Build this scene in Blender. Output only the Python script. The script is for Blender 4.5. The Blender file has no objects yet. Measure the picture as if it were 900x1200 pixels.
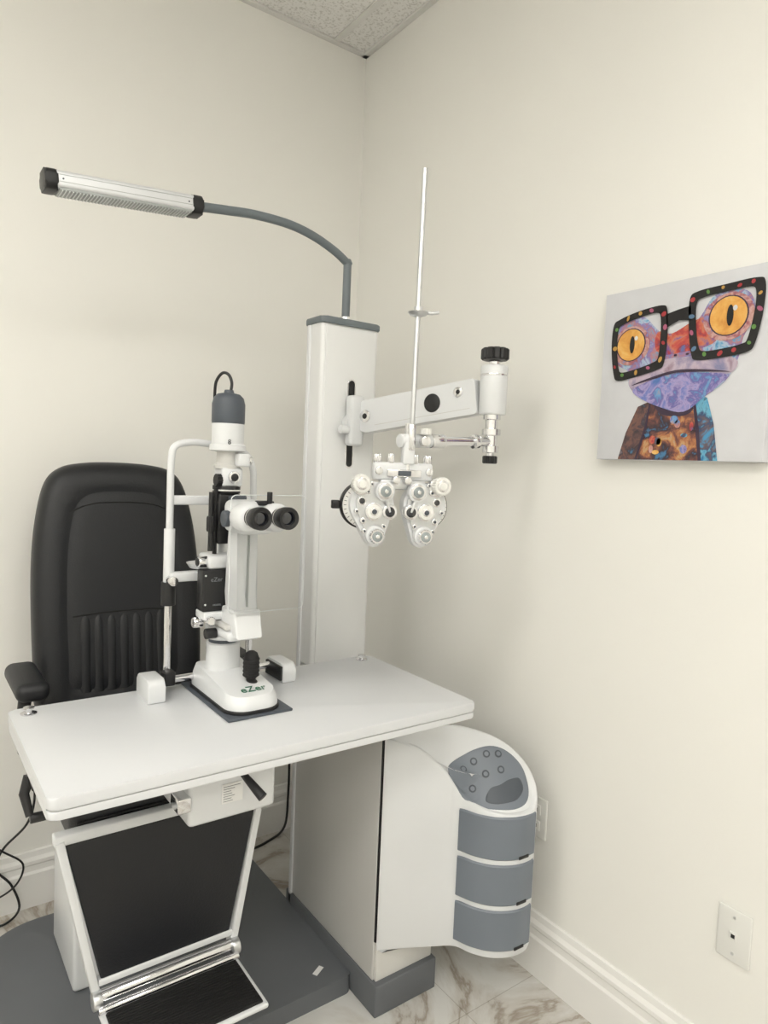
import bpy, bmesh, math, random
from mathutils import Vector, Matrix
from mathutils.bvhtree import BVHTree
random.seed(4)
S = bpy.context.scene
V = Vector

# ------------------------------------------------------------------ materials
def lin(c):
    out = []
    for v in c:
        v = v/255.0
        out.append(v/12.92 if v <= 0.04045 else ((v+0.055)/1.055)**2.4)
    return (out[0], out[1], out[2], 1.0)

def mat(name, col, rough=0.5, metal=0.0, bump=0.0, bscale=200.0, var=0.03, vscale=8.0, coat=0.0, spec=0.5):
    m = bpy.data.materials.new(name); m.use_nodes = True
    nt = m.node_tree; b = nt.nodes['Principled BSDF']
    c = lin(col)
    tc = nt.nodes.new('ShaderNodeTexCoord')
    n = nt.nodes.new('ShaderNodeTexNoise'); n.inputs['Scale'].default_value = vscale
    n.inputs['Detail'].default_value = 4
    nt.links.new(tc.outputs['Object'], n.inputs['Vector'])
    r = nt.nodes.new('ShaderNodeValToRGB')
    r.color_ramp.elements[0].color = tuple(min(1, max(0, x*(1-var))) for x in c[:3])+(1,)
    r.color_ramp.elements[1].color = tuple(min(1, x*(1+var)) for x in c[:3])+(1,)
    r.color_ramp.elements[0].position = 0.3; r.color_ramp.elements[1].position = 0.7
    nt.links.new(n.outputs['Fac'], r.inputs['Fac'])
    nt.links.new(r.outputs['Color'], b.inputs['Base Color'])
    b.inputs['Roughness'].default_value = rough
    b.inputs['Metallic'].default_value = metal
    b.inputs['Coat Weight'].default_value = coat
    b.inputs['Specular IOR Level'].default_value = spec
    if bump > 0:
        n2 = nt.nodes.new('ShaderNodeTexNoise'); n2.inputs['Scale'].default_value = bscale
        n2.inputs['Detail'].default_value = 5
        nt.links.new(tc.outputs['Object'], n2.inputs['Vector'])
        bp = nt.nodes.new('ShaderNodeBump'); bp.inputs['Strength'].default_value = bump
        bp.inputs['Distance'].default_value = 0.002
        nt.links.new(n2.outputs['Fac'], bp.inputs['Height'])
        nt.links.new(bp.outputs['Normal'], b.inputs['Normal'])
    return m

def patch_mat(name, cols, scale=14, rough=0.7, dist=0.5):
    m = bpy.data.materials.new(name); m.use_nodes = True
    nt = m.node_tree; b = nt.nodes['Principled BSDF']
    tc = nt.nodes.new('ShaderNodeTexCoord')
    n = nt.nodes.new('ShaderNodeTexNoise'); n.inputs['Scale'].default_value = scale
    n.inputs['Detail'].default_value = 6; n.inputs['Distortion'].default_value = dist
    n.inputs['Roughness'].default_value = 0.6
    nt.links.new(tc.outputs['Object'], n.inputs['Vector'])
    r = nt.nodes.new('ShaderNodeValToRGB'); r.color_ramp.interpolation = 'LINEAR'
    k = len(cols)
    for i, c in enumerate(cols):
        p = 0.32 + 0.36*i/(k-1)
        if i == 0: e = r.color_ramp.elements[0]; e.position = p
        elif i == 1: e = r.color_ramp.elements[1]; e.position = p
        else: e = r.color_ramp.elements.new(p)
        e.color = lin(c)
    nt.links.new(n.outputs['Fac'], r.inputs['Fac'])
    nt.links.new(r.outputs['Color'], b.inputs['Base Color'])
    b.inputs['Roughness'].default_value = rough
    return m

M_wall = mat('wall_paint', (237,236,231), 0.5, bump=0.06, bscale=350, var=0.010, vscale=1.5)
M_base = mat('baseboard_paint', (236,235,232), 0.4, var=0.01)
M_white = mat('white_enamel', (219,221,223), 0.3, var=0.01, coat=0.2)
M_colw = mat('column_enamel', (228,229,229), 0.3, var=0.008, coat=0.2)
M_cream = mat('cream_enamel', (218,217,213), 0.32, var=0.012, coat=0.2)
M_side = mat('side_panel_enamel', (200,199,196), 0.3, var=0.012, coat=0.3)
M_table = mat('table_laminate', (212,214,217), 0.28, var=0.008)
M_grey = mat('grey_plastic', (114,121,131), 0.4, var=0.02)
M_dgrey = mat('dark_grey_plastic', (74,80,88), 0.45, var=0.03)
M_slab = mat('base_slab_grey', (98,101,105), 0.55, var=0.03, bump=0.1, bscale=500)
M_lampgrey = mat('lamp_arm_grey', (106,114,119), 0.4, var=0.02)
M_black = mat('black_plastic', (22,22,24), 0.4, var=0.05)
M_rub = mat('black_rubber', (16,16,17), 0.75, var=0.1, bump=0.3, bscale=400)
M_leather = mat('black_leather', (17,19,24), 0.48, var=0.12, vscale=6, bump=0.35, bscale=260)
M_seam = mat('leather_seam', (6,7,9), 0.6)
M_chrome = mat('chrome', (224,224,226), 0.14, metal=1.0, var=0.02)
M_alu = mat('brushed_aluminium', (212,214,216), 0.32, metal=0.9, var=0.04, vscale=30)
M_lampalu = mat('lamp_anodised', (216,218,221), 0.4, metal=0.35, var=0.02, vscale=30)
M_grille = mat('lamp_diffuser', (160,164,163), 0.5, var=0.05)
M_green = mat('green_print', (40,105,78), 0.5)
M_print = mat('grey_print', (120,123,127), 0.6)
M_label = mat('paper_label', (232,232,231), 0.6)
M_plate = mat('plate_plastic', (226,226,222), 0.35, var=0.01)
M_lens = mat('lens_glass', (10,14,26), 0.05, coat=1.0)
M_glassy = mat('dial_glass', (150,158,160), 0.15, metal=0.3)

def clear_mat():
    m = bpy.data.materials.new('clear_acrylic'); m.use_nodes = True
    nt = m.node_tree; nt.nodes.clear()
    o = nt.nodes.new('ShaderNodeOutputMaterial'); mx = nt.nodes.new('ShaderNodeMixShader')
    t = nt.nodes.new('ShaderNodeBsdfTransparent'); g = nt.nodes.new('ShaderNodeBsdfGlossy')
    t.inputs['Color'].default_value = (0.985, 0.988, 0.988, 1)
    g.inputs['Roughness'].default_value = 0.05
    f = nt.nodes.new('ShaderNodeFresnel'); f.inputs['IOR'].default_value = 1.3
    nt.links.new(f.outputs[0], mx.inputs[0]); nt.links.new(t.outputs[0], mx.inputs[1])
    nt.links.new(g.outputs[0], mx.inputs[2]); nt.links.new(mx.outputs[0], o.inputs[0])
    return m
M_clear = clear_mat()
M_edge = mat('acrylic_edge', (232,236,237), 0.2)

def floor_mat():
    m = bpy.data.materials.new('marble_tile'); m.use_nodes = True
    nt = m.node_tree; b = nt.nodes['Principled BSDF']; L = nt.links
    tc = nt.nodes.new('ShaderNodeTexCoord')
    n1 = nt.nodes.new('ShaderNodeTexNoise'); n1.inputs['Scale'].default_value = 2.0; n1.inputs['Detail'].default_value = 9
    n1.inputs['Distortion'].default_value = 1.2; n1.inputs['Roughness'].default_value = 0.6
    L.new(tc.outputs['Object'], n1.inputs['Vector'])
    sub = nt.nodes.new('ShaderNodeMath'); sub.operation = 'SUBTRACT'; sub.inputs[1].default_value = 0.5
    ab = nt.nodes.new('ShaderNodeMath'); ab.operation = 'ABSOLUTE'
    L.new(n1.outputs['Fac'], sub.inputs[0]); L.new(sub.outputs[0], ab.inputs[0])
    r = nt.nodes.new('ShaderNodeValToRGB')
    r.color_ramp.elements[0].position = 0.0; r.color_ramp.elements[0].color = lin((158,148,136))
    r.color_ramp.elements[1].position = 0.03; r.color_ramp.elements[1].color = lin((196,192,185))
    e = r.color_ramp.elements.new(0.10); e.color = lin((212,211,207))
    L.new(ab.outputs[0], r.inputs['Fac'])
    br = nt.nodes.new('ShaderNodeTexBrick'); br.offset = 0.0
    br.inputs['Scale'].default_value = 1.0; br.inputs['Brick Width'].default_value = 1.2; br.inputs['Row Height'].default_value = 0.6
    br.inputs['Mortar Size'].default_value = 0.0012
    br.inputs['Color1'].default_value = (1,1,1,1); br.inputs['Color2'].default_value = (1,1,1,1)
    br.inputs['Mortar'].default_value = (0.72,0.71,0.69,1)
    L.new(tc.outputs['Object'], br.inputs['Vector'])
    mx = nt.nodes.new('ShaderNodeMix'); mx.data_type = 'RGBA'; mx.blend_type = 'MULTIPLY'; mx.inputs['Factor'].default_value = 1
    L.new(r.outputs['Color'], mx.inputs['A']); L.new(br.outputs['Color'], mx.inputs['B'])
    L.new(mx.outputs['Result'], b.inputs['Base Color'])
    b.inputs['Roughness'].default_value = 0.16
    return m
M_floor = floor_mat()

def ceil_mat():
    m = bpy.data.materials.new('acoustic_tile'); m.use_nodes = True
    nt = m.node_tree; b = nt.nodes['Principled BSDF']; L = nt.links
    tc = nt.nodes.new('ShaderNodeTexCoord')
    n1 = nt.nodes.new('ShaderNodeTexNoise'); n1.inputs['Scale'].default_value = 120; n1.inputs['Detail'].default_value = 3
    L.new(tc.outputs['Object'], n1.inputs['Vector'])
    r = nt.nodes.new('ShaderNodeValToRGB')
    r.color_ramp.elements[0].position = 0.34; r.color_ramp.elements[0].color = lin((206,204,200))
    r.color_ramp.elements[1].position = 0.5; r.color_ramp.elements[1].color = lin((234,233,231))
    L.new(n1.outputs['Fac'], r.inputs['Fac']); L.new(r.outputs['Color'], b.inputs['Base Color'])
    b.inputs['Roughness'].default_value = 0.95
    bp = nt.nodes.new('ShaderNodeBump'); bp.inputs['Strength'].default_value = 0.12; bp.inputs['Distance'].default_value = 0.003
    L.new(n1.outputs['Fac'], bp.inputs['Height']); L.new(bp.outputs['Normal'], b.inputs['Normal'])
    return m
M_ceil = ceil_mat()
M_tbar = mat('ceiling_grid', (222,221,218), 0.45)

def emis_mat(name, col, s):
    m = bpy.data.materials.new(name); m.use_nodes = True
    b = m.node_tree.nodes['Principled BSDF']
    b.inputs['Base Color'].default_value = (0.9,0.9,0.9,1)
    b.inputs['Emission Color'].default_value = lin(col); b.inputs['Emission Strength'].default_value = s
    return m

# ------------------------------------------------------------------ mesh helpers
GROUPS = []
def group(name):
    e = bpy.data.objects.new(name, None); e.empty_display_size = 0.05
    S.collection.objects.link(e); GROUPS.append(e); return e

def finish(bm, name, m, parent=None, M=None, sharp=38, smooth=True):
    if M is not None: bm.transform(M)
    bmesh.ops.recalc_face_normals(bm, faces=bm.faces[:])
    me = bpy.data.meshes.new(name); bm.to_mesh(me); bm.free()
    if smooth:
        for p in me.polygons: p.use_smooth = True
        me.set_sharp_from_angle(angle=math.radians(sharp))
    me.materials.append(m)
    o = bpy.data.objects.new(name, me); S.collection.objects.link(o)
    if parent: o.parent = parent
    return o

def frame(o, x, y, z):
    x, y, z = V(x).normalized(), V(y).normalized(), V(z).normalized()
    M = Matrix.Identity(4)
    for i in range(3):
        M[i][0], M[i][1], M[i][2], M[i][3] = x[i], y[i], z[i], o[i]
    return M

def box(name, lo, hi, m, parent=None, bev=0.003, seg=3, M=None):
    bm = bmesh.new(); bmesh.ops.create_cube(bm, size=1.0)
    lo, hi = V(lo), V(hi); c = (lo+hi)/2; d = hi-lo
    for v in bm.verts: v.co = V((v.co.x*d.x, v.co.y*d.y, v.co.z*d.z)) + c
    if bev > 0:
        b = min(bev, min(d)*0.49)
        bmesh.ops.bevel(bm, geom=bm.edges[:], offset=b, segments=seg, profile=0.5, affect='EDGES')
    return finish(bm, name, m, parent, M)

def axisM(p0, p1):
    p0, p1 = V(p0), V(p1); z = (p1-p0).normalized()
    q = V((0,0,1)).rotation_difference(z)
    return Matrix.Translation(p0) @ q.to_matrix().to_4x4()

def lathe(name, prof, p0, direction, m, parent=None, seg=40, sharp=38):
    """prof: list of (radius, height) along direction from p0"""
    bm = bmesh.new(); rings = []
    for r, h in prof:
        if r <= 1e-6: rings.append([bm.verts.new((0,0,h))])
        else: rings.append([bm.verts.new((r*math.cos(2*math.pi*i/seg), r*math.sin(2*math.pi*i/seg), h)) for i in range(seg)])
    for a, b in zip(rings, rings[1:]):
        for i in range(seg):
            j = (i+1) % seg
            if len(a) == 1 and len(b) == 1: continue
            if len(a) == 1: bm.faces.new((a[0], b[i], b[j]))
            elif len(b) == 1: bm.faces.new((a[i], a[j], b[0]))
            else: bm.faces.new((a[i], a[j], b[j], b[i]))
    if len(rings[0]) > 1: bm.faces.new(rings[0][::-1])
    if len(rings[-1]) > 1: bm.faces.new(rings[-1])
    return finish(bm, name, m, parent, axisM(p0, V(p0)+V(direction)), sharp)

def cyl(name, p0, p1, r, m, parent=None, r2=None, bev=0.0015, seg=32):
    L = (V(p1)-V(p0)).length; r2 = r if r2 is None else r2
    b = min(bev, L*0.3, r*0.4, r2*0.6)
    return lathe(name, [(r-b,0),(r-0.3*b,0.3*b),(r,b),(r2,L-b),(r2-0.3*b,L-0.3*b),(r2-b,L)], p0, V(p1)-V(p0), m, parent, seg)

def knurl(name, p0, p1, r, m, parent=None, n=20, depth=0.08):
    """ribbed knob"""
    L = (V(p1)-V(p0)).length; bm = bmesh.new(); seg = n*4
    def ring(rr, h):
        return [bm.verts.new(((rr*(1-depth*(1 if (i % 4) in (0,) else 0)))*math.cos(2*math.pi*i/seg),
                              (rr*(1-depth*(1 if (i % 4) in (0,) else 0)))*math.sin(2*math.pi*i/seg), h)) for i in range(seg)]
    rs = [ring(r*0.88,0), ring(r,L*0.12), ring(r,L*0.88), ring(r*0.88,L)]
    for a, b in zip(rs, rs[1:]):
        for i in range(seg):
            j = (i+1) % seg; bm.faces.new((a[i],a[j],b[j],b[i]))
    bm.faces.new(rs[0][::-1]); bm.faces.new(rs[-1])
    return finish(bm, name, m, parent, axisM(p0, p1), 30)

def cat(pts, n=8, closed=False):
    P = [V(p) for p in pts]; out = []; N = len(P)
    rng = range(N if closed else N-1)
    for i in rng:
        if closed: p0,p1,p2,p3 = P[(i-1)%N],P[i],P[(i+1)%N],P[(i+2)%N]
        else:
            p1,p2 = P[i],P[i+1]
            p0 = P[i-1] if i > 0 else p1*2-p2
            p3 = P[i+2] if i+2 < N else p2*2-p1
        for k in range(n):
            t = k/n
            out.append(0.5*((2*p1)+(p2-p0)*t+(2*p0-5*p1+4*p2-p3)*t*t+(3*p1-p0-3*p2+p3)*t**3))
    if not closed: out.append(P[-1])
    return out

def tube(name, pts, r, m, parent=None, seg=14, smooth=0, rr=None, flat=1.0):
    P = cat(pts, smooth) if smooth else [V(p) for p in pts]
    bm = bmesh.new(); rings = []
    t0 = (P[1]-P[0]).normalized()
    n = t0.orthogonal().normalized(); prev = t0
    for i, p in enumerate(P):
        if i == 0: t = t0
        elif i == len(P)-1: t = (P[i]-P[i-1]).normalized()
        else: t = ((P[i+1]-P[i]).normalized()+(P[i]-P[i-1]).normalized()).normalized()
        n = prev.rotation_difference(t) @ n; prev = t
        n = (n - t*n.dot(t)).normalized(); b = t.cross(n)
        R = r if rr is None else rr[min(len(rr)-1, int(i*(len(rr)-1)/(len(P)-1)+0.5))]
        rings.append([bm.verts.new(p + n*R*math.cos(2*math.pi*k/seg) + b*R*flat*math.sin(2*math.pi*k/seg)) for k in range(seg)])
    for a, b in zip(rings, rings[1:]):
        for i in range(seg):
            j = (i+1) % seg; bm.faces.new((a[i],a[j],b[j],b[i]))
    bm.faces.new(rings[0][::-1]); bm.faces.new(rings[-1])
    return finish(bm, name, m, parent, None, 50)

def prism(name, pts2, d0, d1, m, parent=None, M=None, bev=0.0, seg=3, sharp=38):
    """polygon in local XY extruded along local Z from d0 to d1"""
    bm = bmesh.new()
    a = [bm.verts.new((p[0],p[1],d0)) for p in pts2]
    b = [bm.verts.new((p[0],p[1],d1)) for p in pts2]
    n = len(a)
    bm.faces.new(a[::-1]); bm.faces.new(b)
    for i in range(n):
        j = (i+1) % n; bm.faces.new((a[i],a[j],b[j],b[i]))
    if bev > 0:
        es = [e for e in bm.edges if abs(e.verts[0].co.z-e.verts[1].co.z) < 1e-7]
        bmesh.ops.bevel(bm, geom=es, offset=bev, segments=seg, profile=0.5, affect='EDGES')
    return finish(bm, name, m, parent, M, sharp)

def rrect(x0, y0, x1, y1, r, n=6):
    if not isinstance(r, (list, tuple)): r = [r]*4
    out = []
    for (cx, cy, a0, rr) in ((x0,y0,180,r[0]),(x1,y0,270,r[1]),(x1,y1,0,r[2]),(x0,y1,90,r[3])):
        sx = 1 if cx == x0 else -1; sy = 1 if cy == y0 else -1
        for k in range(n+1):
            a = math.radians(a0+90*k/n)
            out.append((cx+sx*rr+rr*math.cos(a), cy+sy*rr+rr*math.sin(a)))
    return out

XZ = Matrix(((1,0,0,0),(0,0,-1,0),(0,1,0,0),(0,0,0,1)))   # local x->X, y->Z, z->-Y

def text(name, s, size, M, m, parent):
    c = bpy.data.curves.new(name+'_c', 'FONT'); c.body = s; c.size = size; c.extrude = 0.0004
    c.align_x = 'CENTER'; c.align_y = 'CENTER'
    o = bpy.data.objects.new(name+'_c', c); S.collection.objects.link(o)
    bpy.context.view_layer.update()
    dg = bpy.context.evaluated_depsgraph_get()
    me = bpy.data.meshes.new_from_object(o.evaluated_get(dg))
    bpy.data.objects.remove(o)
    me.transform(M); me.materials.clear(); me.materials.append(m)
    ob = bpy.data.objects.new(name, me); S.collection.objects.link(ob); ob.parent = parent
    return ob

# ------------------------------------------------------------------ room
XR, YB, ZC = 1.467, 2.26, 2.936
XL, YF = -2.5, -2.5
box('wall_right', (XR, YF, 0), (XR+0.1, YB+0.1, ZC+0.1), M_wall, bev=0)
box('wall_back', (XL, YB, 0), (XR, YB+0.1, ZC+0.1), M_wall, bev=0)
box('wall_left', (XL-0.1, YF, 0), (XL, YB+0.1, ZC+0.1), M_wall, bev=0)
box('wall_front', (XL, YF-0.1, 0), (XR, YF, ZC+0.1), M_wall, bev=0)
box('floor', (XL-0.1, YF-0.1, -0.05), (XR+0.1, YB+0.1, 0), M_floor, bev=0)
box('ceiling', (XL-0.1, YF-0.1, ZC), (XR+0.1, YB+0.1, ZC+0.1), M_ceil, bev=0)
g = group('ceiling_grid')
xs = [1.323-0.61*i for i in range(7)]
ys = [1.70-0.61*i for i in range(7)]
for i, x in enumerate(xs): box('tee_bar_x%d' % i, (x-0.012, YF, ZC-0.006), (x+0.012, YB, ZC), M_tbar, g, 0.001)
for i, y in enumerate(ys): box('tee_bar_y%d' % i, (XL, y-0.012, ZC-0.006), (XR, y+0.012, ZC), M_tbar, g, 0.001)
box('wall_angle_right', (XR-0.022, YF, ZC-0.008), (XR, YB, ZC), M_tbar, g, 0.001)
box('wall_angle_back', (XL, YB-0.022, ZC-0.008), (XR, YB, ZC), M_tbar, g, 0.001)
prof = [(0,0),(0.018,0),(0.018,0.105),(0.013,0.112),(0.013,0.13),(0.017,0.136),(0.017,0.146),(0.010,0.156),(0.008,0.172),(0,0.174)]
def baseboard(name, M, L): prism(name, prof, 0, L, M_base, None, M, sharp=20)
baseboard('baseboard_right', frame((XR,YB,0),(-1,0,0),(0,0,1),(0,-1,0)), YB-YF)
baseboard('baseboard_back', frame((XL,YB,0),(0,-1,0),(0,0,1),(1,0,0)), XR-XL-0.018)
baseboard('baseboard_left', frame((XL,YF,0),(1,0,0),(0,0,1),(0,1,0)), YB-YF-0.018)

# recessed ceiling light panels, out of view; extra ones added to even the light
M_em = emis_mat('troffer_diffuser', (255,252,245), 13.6)
k = 0
for cx in (0.408,-0.812,-2.032):
    for cy in (0.785,-0.435,-1.655):
        if cx > 0 and cy > 0: continue
        g = group('ceiling_light_panel' if k == 0 else 'ceiling_light_panel.%03d' % k); k += 1
        box('diffuser', (cx-0.285, cy-0.285, ZC-0.012), (cx+0.285, cy+0.285, ZC-0.004), M_em, g, 0)
        for a, b in (((cx-0.30,cy-0.30),(cx+0.30,cy-0.285)),((cx-0.30,cy+0.285),(cx+0.30,cy+0.30)),
                     ((cx-0.30,cy-0.285),(cx-0.285,cy+0.285)),((cx+0.285,cy-0.285),(cx+0.30,cy+0.285))):
            box('frame_bar', (a[0],a[1],ZC-0.016), (b[0],b[1],ZC-0.001), M_tbar, g, 0.001)

# ------------------------------------------------------------------ instrument stand
st = group('ophthalmic_instrument_stand')
prism('base_slab', rrect(0.17,1.425,0.993,2.10,[0.12,0.02,0.02,0.17],10), 0, 0.05, M_slab, st, bev=0.006)
box('slab_label', (0.0,-0.008,0.0), (0.035,0.006,0.0008), M_label, st, 0, M=Matrix.Translation((0.905,1.475,0.0498)) @ Matrix.Rotation(0.5,4,'Z'))
box('plinth', (0.990,1.315,0), (1.19,1.80,0.085), M_slab, st, 0.004)
box('cabinet', (0.994,1.338,0.085), (1.187,1.775,0.812), M_side, st, 0.004)
box('cabinet_front', (1.000,1.330,0.085), (1.183,1.340,0.800), M_cream, st, 0.002)
box('cabinet_gap', (0.9955,1.333,0.19), (1.000,1.341,0.795), M_black, st, 0.0)
box('edge_strip', (0.990,1.768,0.05), (1.002,1.786,1.80), M_white, st, 0.003)
prism('column', rrect(0.994,1.705,1.190,1.800,[0.012,0.012,0.012,0.012],5), 0.8, 1.800, M_colw, st, bev=0.002)
box('column_front_panel', (1.006,1.701,0.815), (1.178,1.708,1.796), M_colw, st, 0.002)
prism('column_cap', rrect(0.990,1.697,1.194,1.804,0.016,5), 1.800, 1.818, M_lampgrey, st, bev=0.004)
prism('slot_lip', rrect(1.083,1.390,1.111,1.649,0.0135,6), 0, 0.0015, M_chrome, st, XZ @ Matrix.Translation((0,0,-1.7015)), bev=0.0006)
prism('column_slot', rrect(1.087,1.394,1.107,1.645,0.0095,6), 0, 0.0025, M_black, st, XZ @ Matrix.Translation((0,0,-1.7015)), bev=0.0006)

# drawer pod
rim = [(1.185,1.331,0.725),(1.09,1.331,0.727),(0.998,1.331,0.725),(1.07,1.292,0.700),(1.135,1.258,0.640),(1.176,1.232,0.575),
       (1.194,1.190,0.556),(1.226,1.150,0.547),(1.276,1.124,0.545),(1.331,1.124,0.552),(1.368,1.160,0.595),
       (1.360,1.205,0.645),(1.320,1.255,0.687),(1.255,1.310,0.712)]
R1 = cat(rim, 6, True)
def shrink(P, d):
    out = []; n = len(P)
    for i in range(n):
        t = (P[(i+1) % n]-P[i-1]); nn = V((t.y,-t.x))
        if nn.length < 1e-9: nn = V((1,0))
        nn.normalize()
        out.append(V((P[i].x,P[i].y)) + nn*(-d)*ORI)
    return out
ar = sum(R1[i-1].x*R1[i].y-R1[i].x*R1[i-1].y for i in range(len(R1)))
ORI = 1.0 if ar > 0 else -1.0
def clampy(q): return V((q.x, min(q.y,1.331)))
bm = bmesh.new(); loops = []
def addloop(P2, zf): loops.append([bm.verts.new((q.x,q.y,zf(i))) for i, q in enumerate(P2)])
sh = {d: [clampy(q) for q in shrink(R1,d)] for d in (0,0.003,0.008,0.014)}
addloop(sh[0.014], lambda i: 0.168); addloop(sh[0.003], lambda i: 0.171); addloop(sh[0], lambda i: 0.180)
for f in (0.33,0.66): addloop(sh[0], lambda i: 0.18+(R1[i].z-0.008-0.18)*f)
addloop(sh[0], lambda i: R1[i].z-0.007); addloop(sh[0.003], lambda i: R1[i].z-0.001); addloop(sh[0.008], lambda i: R1[i].z+0.001)
addloop(sh[0.014], lambda i: R1[i].z)
C = V((1.235,1.225,0.655))
last = [V(v.co) for v in loops[-1]]
n = len(R1)
# smooth cap: a relaxed membrane hung from the rim heights, with a slight crown
def rim_z(x, y):
    ws = 0; zs = 0
    for i in range(n):
        q = last[i]; seglen = (last[(i+1)%n]-last[i-1]).length
        w_ = seglen/((q.x-x)**2+(q.y-y)**2+4e-5)**1.25
        ws += w_; zs += w_*q.z
    return zs/ws
for f in (0.93,0.86,0.78,0.70,0.60,0.50,0.40,0.30,0.20,0.10):
    row = []
    for q in last:
        p = C.lerp(q, f); z = rim_z(p.x, p.y)
        b_ = min(1.0, (1-f)/0.14)
        row.append(bm.verts.new((p.x, p.y, q.z*(1-b_)+z*b_ + 0.012*(1-f*f))))
    loops.append(row)
for a, b in zip(loops, loops[1:]):
    for i in range(n):
        j = (i+1) % n; bm.faces.new((a[i],a[j],b[j],b[i]))
cv = bm.verts.new((C.x,C.y,rim_z(C.x,C.y)+0.012))
for i in range(n): bm.faces.new((loops[-1][i], loops[-1][(i+1)%n], cv))
capv = [v for L_ in loops[9:] for v in L_]+[cv]
for _ in range(25): bmesh.ops.smooth_vert(bm, verts=capv, factor=0.5, use_axis_x=False, use_axis_y=False, use_axis_z=True)
bm.faces.new(loops[0][::-1])
pod = finish(bm, 'pod_body', M_white, st, None, 40)
def drape_on(ob):
    t = BVHTree.FromPolygons([v.co for v in ob.data.vertices], [p.vertices[:] for p in ob.data.polygons])
    def f(x, y, off):
        h = t.ray_cast(V((x,y,1)), V((0,0,-1)))
        if h[0] is None: return None
        nn = h[1] if h[1].z > 0 else -h[1]
        return h[0]+V((0,0,off)), nn
    return f
dp = drape_on(pod)
def draped(name, outline, off, m, c):
    """thin shell following the pod's top surface inside the plan outline"""
    bm = bmesh.new(); L = []; c = V(c)
    for f, o_ in ((1.0,-0.001),(0.985,off*0.7),(0.96,off),(0.85,off),(0.7,off),(0.55,off),(0.4,off),(0.25,off),(0.12,off)):
        row = []
        for q in outline:
            p = c.lerp(V((q[0],q[1])), f)
            h = dp(p.x, p.y, o_)
            row.append(bm.verts.new(h[0]))
        L.append(row)
    for a, b in zip(L, L[1:]):
        for i in range(len(outline)):
            j = (i+1) % len(outline); bm.faces.new((a[i],a[j],b[j],b[i]))
    cvx = bm.verts.new(dp(c.x,c.y,off)[0])
    for i in range(len(outline)): bm.faces.new((L[-1][i], L[-1][(i+1)%len(outline)], cvx))
    return finish(bm, name, m, st, None, 50)
po = cat([V((a,b,0)) for a,b in [(1.150,1.262),(1.172,1.238),(1.200,1.200),(1.232,1.166),(1.276,1.143),(1.320,1.143),(1.343,1.166),(1.334,1.198),(1.296,1.234),(1.235,1.262),(1.185,1.272)]], 6, True)
draped('control_panel', [(q.x,q.y) for q in po], 0.003, M_grey, (1.255,1.210))
dc = cat([V((1.1755,1.236,0)),V((1.194,1.190,0)),V((1.226,1.150,0)),V((1.276,1.124,0)),V((1.328,1.124,0))], 8)
def drawer(name, z0, z1):
    bm = bmesh.new(); m_ = len(dc); nor = []
    for i in range(m_):
        t = dc[min(i+1,m_-1)]-dc[max(i-1,0)]; nn = V((t.y,-t.x,0)).normalized()
        if nn.dot(V((-0.58,-0.81,0))) < 0: nn = -nn
        nor.append(nn)
    sec = [(-0.004,z0),(0.003,z0),(0.0055,z0+0.003),(0.0055,z1-0.003),(0.003,z1),(-0.004,z1)]
    G = [[bm.verts.new((dc[i]+nor[i]*o_).to_tuple()[:2]+(z,)) for (o_, z) in sec] for i in range(m_)]
    for a, b in zip(G, G[1:]):
        for k in range(6):
            j = (k+1) % 6; bm.faces.new((a[k],a[j],b[j],b[k]))
    bm.faces.new(G[0]); bm.faces.new(G[-1][::-1])
    finish(bm, name, M_grey, st, None, 30)
    i = m_-7; p = dc[i]+nor[i]*0.0055; t = (dc[i+1]-dc[i-1]).normalized()
    box(name+'_notch', (-0.016,-0.0015,-0.004), (0.016,0.0015,0.004), M_black, st, 0.001, M=frame((p.x,p.y,z0+0.005), t, nor[i], (0,0,1)))
drawer('drawer_1', 0.430, 0.540); drawer('drawer_2', 0.311, 0.416); drawer('drawer_3', 0.192, 0.297)
k = 0
for (bx, by) in ((1.194,1.252),(1.226,1.249),(1.260,1.238),(1.288,1.223),(1.206,1.227),(1.242,1.219),(1.280,1.203)):
    h = dp(bx, by, 0.003)
    if h is None: continue
    k += 1
    lathe('button_%d' % k, [(0.0095,-0.001),(0.0095,0.001),(0.0080,0.0016),(0,0.0017)], h[0], h[1], M_dgrey, st, 20)
    lathe('button_cap_%d' % k, [(0.0056,0.0010),(0.0056,0.0024),(0,0.0028)], h[0], h[1], M_grey, st, 20)
to = cat([V((a,b,0)) for a,b in [(1.218,1.190),(1.240,1.168),(1.283,1.152),(1.318,1.157),(1.322,1.173),(1.296,1.181),(1.262,1.188),(1.236,1.197)]], 5, True)
draped('panel_tray', [(q.x,q.y) for q in to], 0.0045, M_dgrey, (1.272,1.172))

# ------------------------------------------------------------------ table
tb = group('instrument_table')
prism('tabletop', rrect(0.200,1.150,1.130,1.605,0.014,5), 0.829, 0.850, M_table, tb, bev=0.004)
prism('tabletop_core', rrect(0.204,1.154,1.126,1.601,0.012,5), 0.822, 0.832, M_side, tb)
prism('tabletop_lower', rrect(0.201,1.151,1.129,1.604,0.013,5), 0.812, 0.8265, M_table, tb, bev=0.003)
for i, (x, y) in enumerate(((0.235,1.565),(1.085,1.575),)):
    lathe('corner_stud_%d' % (i+1), [(0.016,0),(0.016,0.002),(0.013,0.003),(0.006,0.0035),(0.006,0.010),(0.011,0.011),(0.011,0.014),(0,0.0145)], (x,y,0.850), (0,0,1), M_chrome, tb, 28)
box('carriage_rail', (0.42,1.22,0.790), (0.86,1.30,0.812), M_white, tb, 0.003)
box('carriage_arm', (0.50,1.36,0.770), (1.0,1.56,0.812), M_white, tb, 0.004)
box('carriage_box', (0.468,1.250,0.678), (0.655,1.46,0.812), M_white, tb, 0.010)
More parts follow.
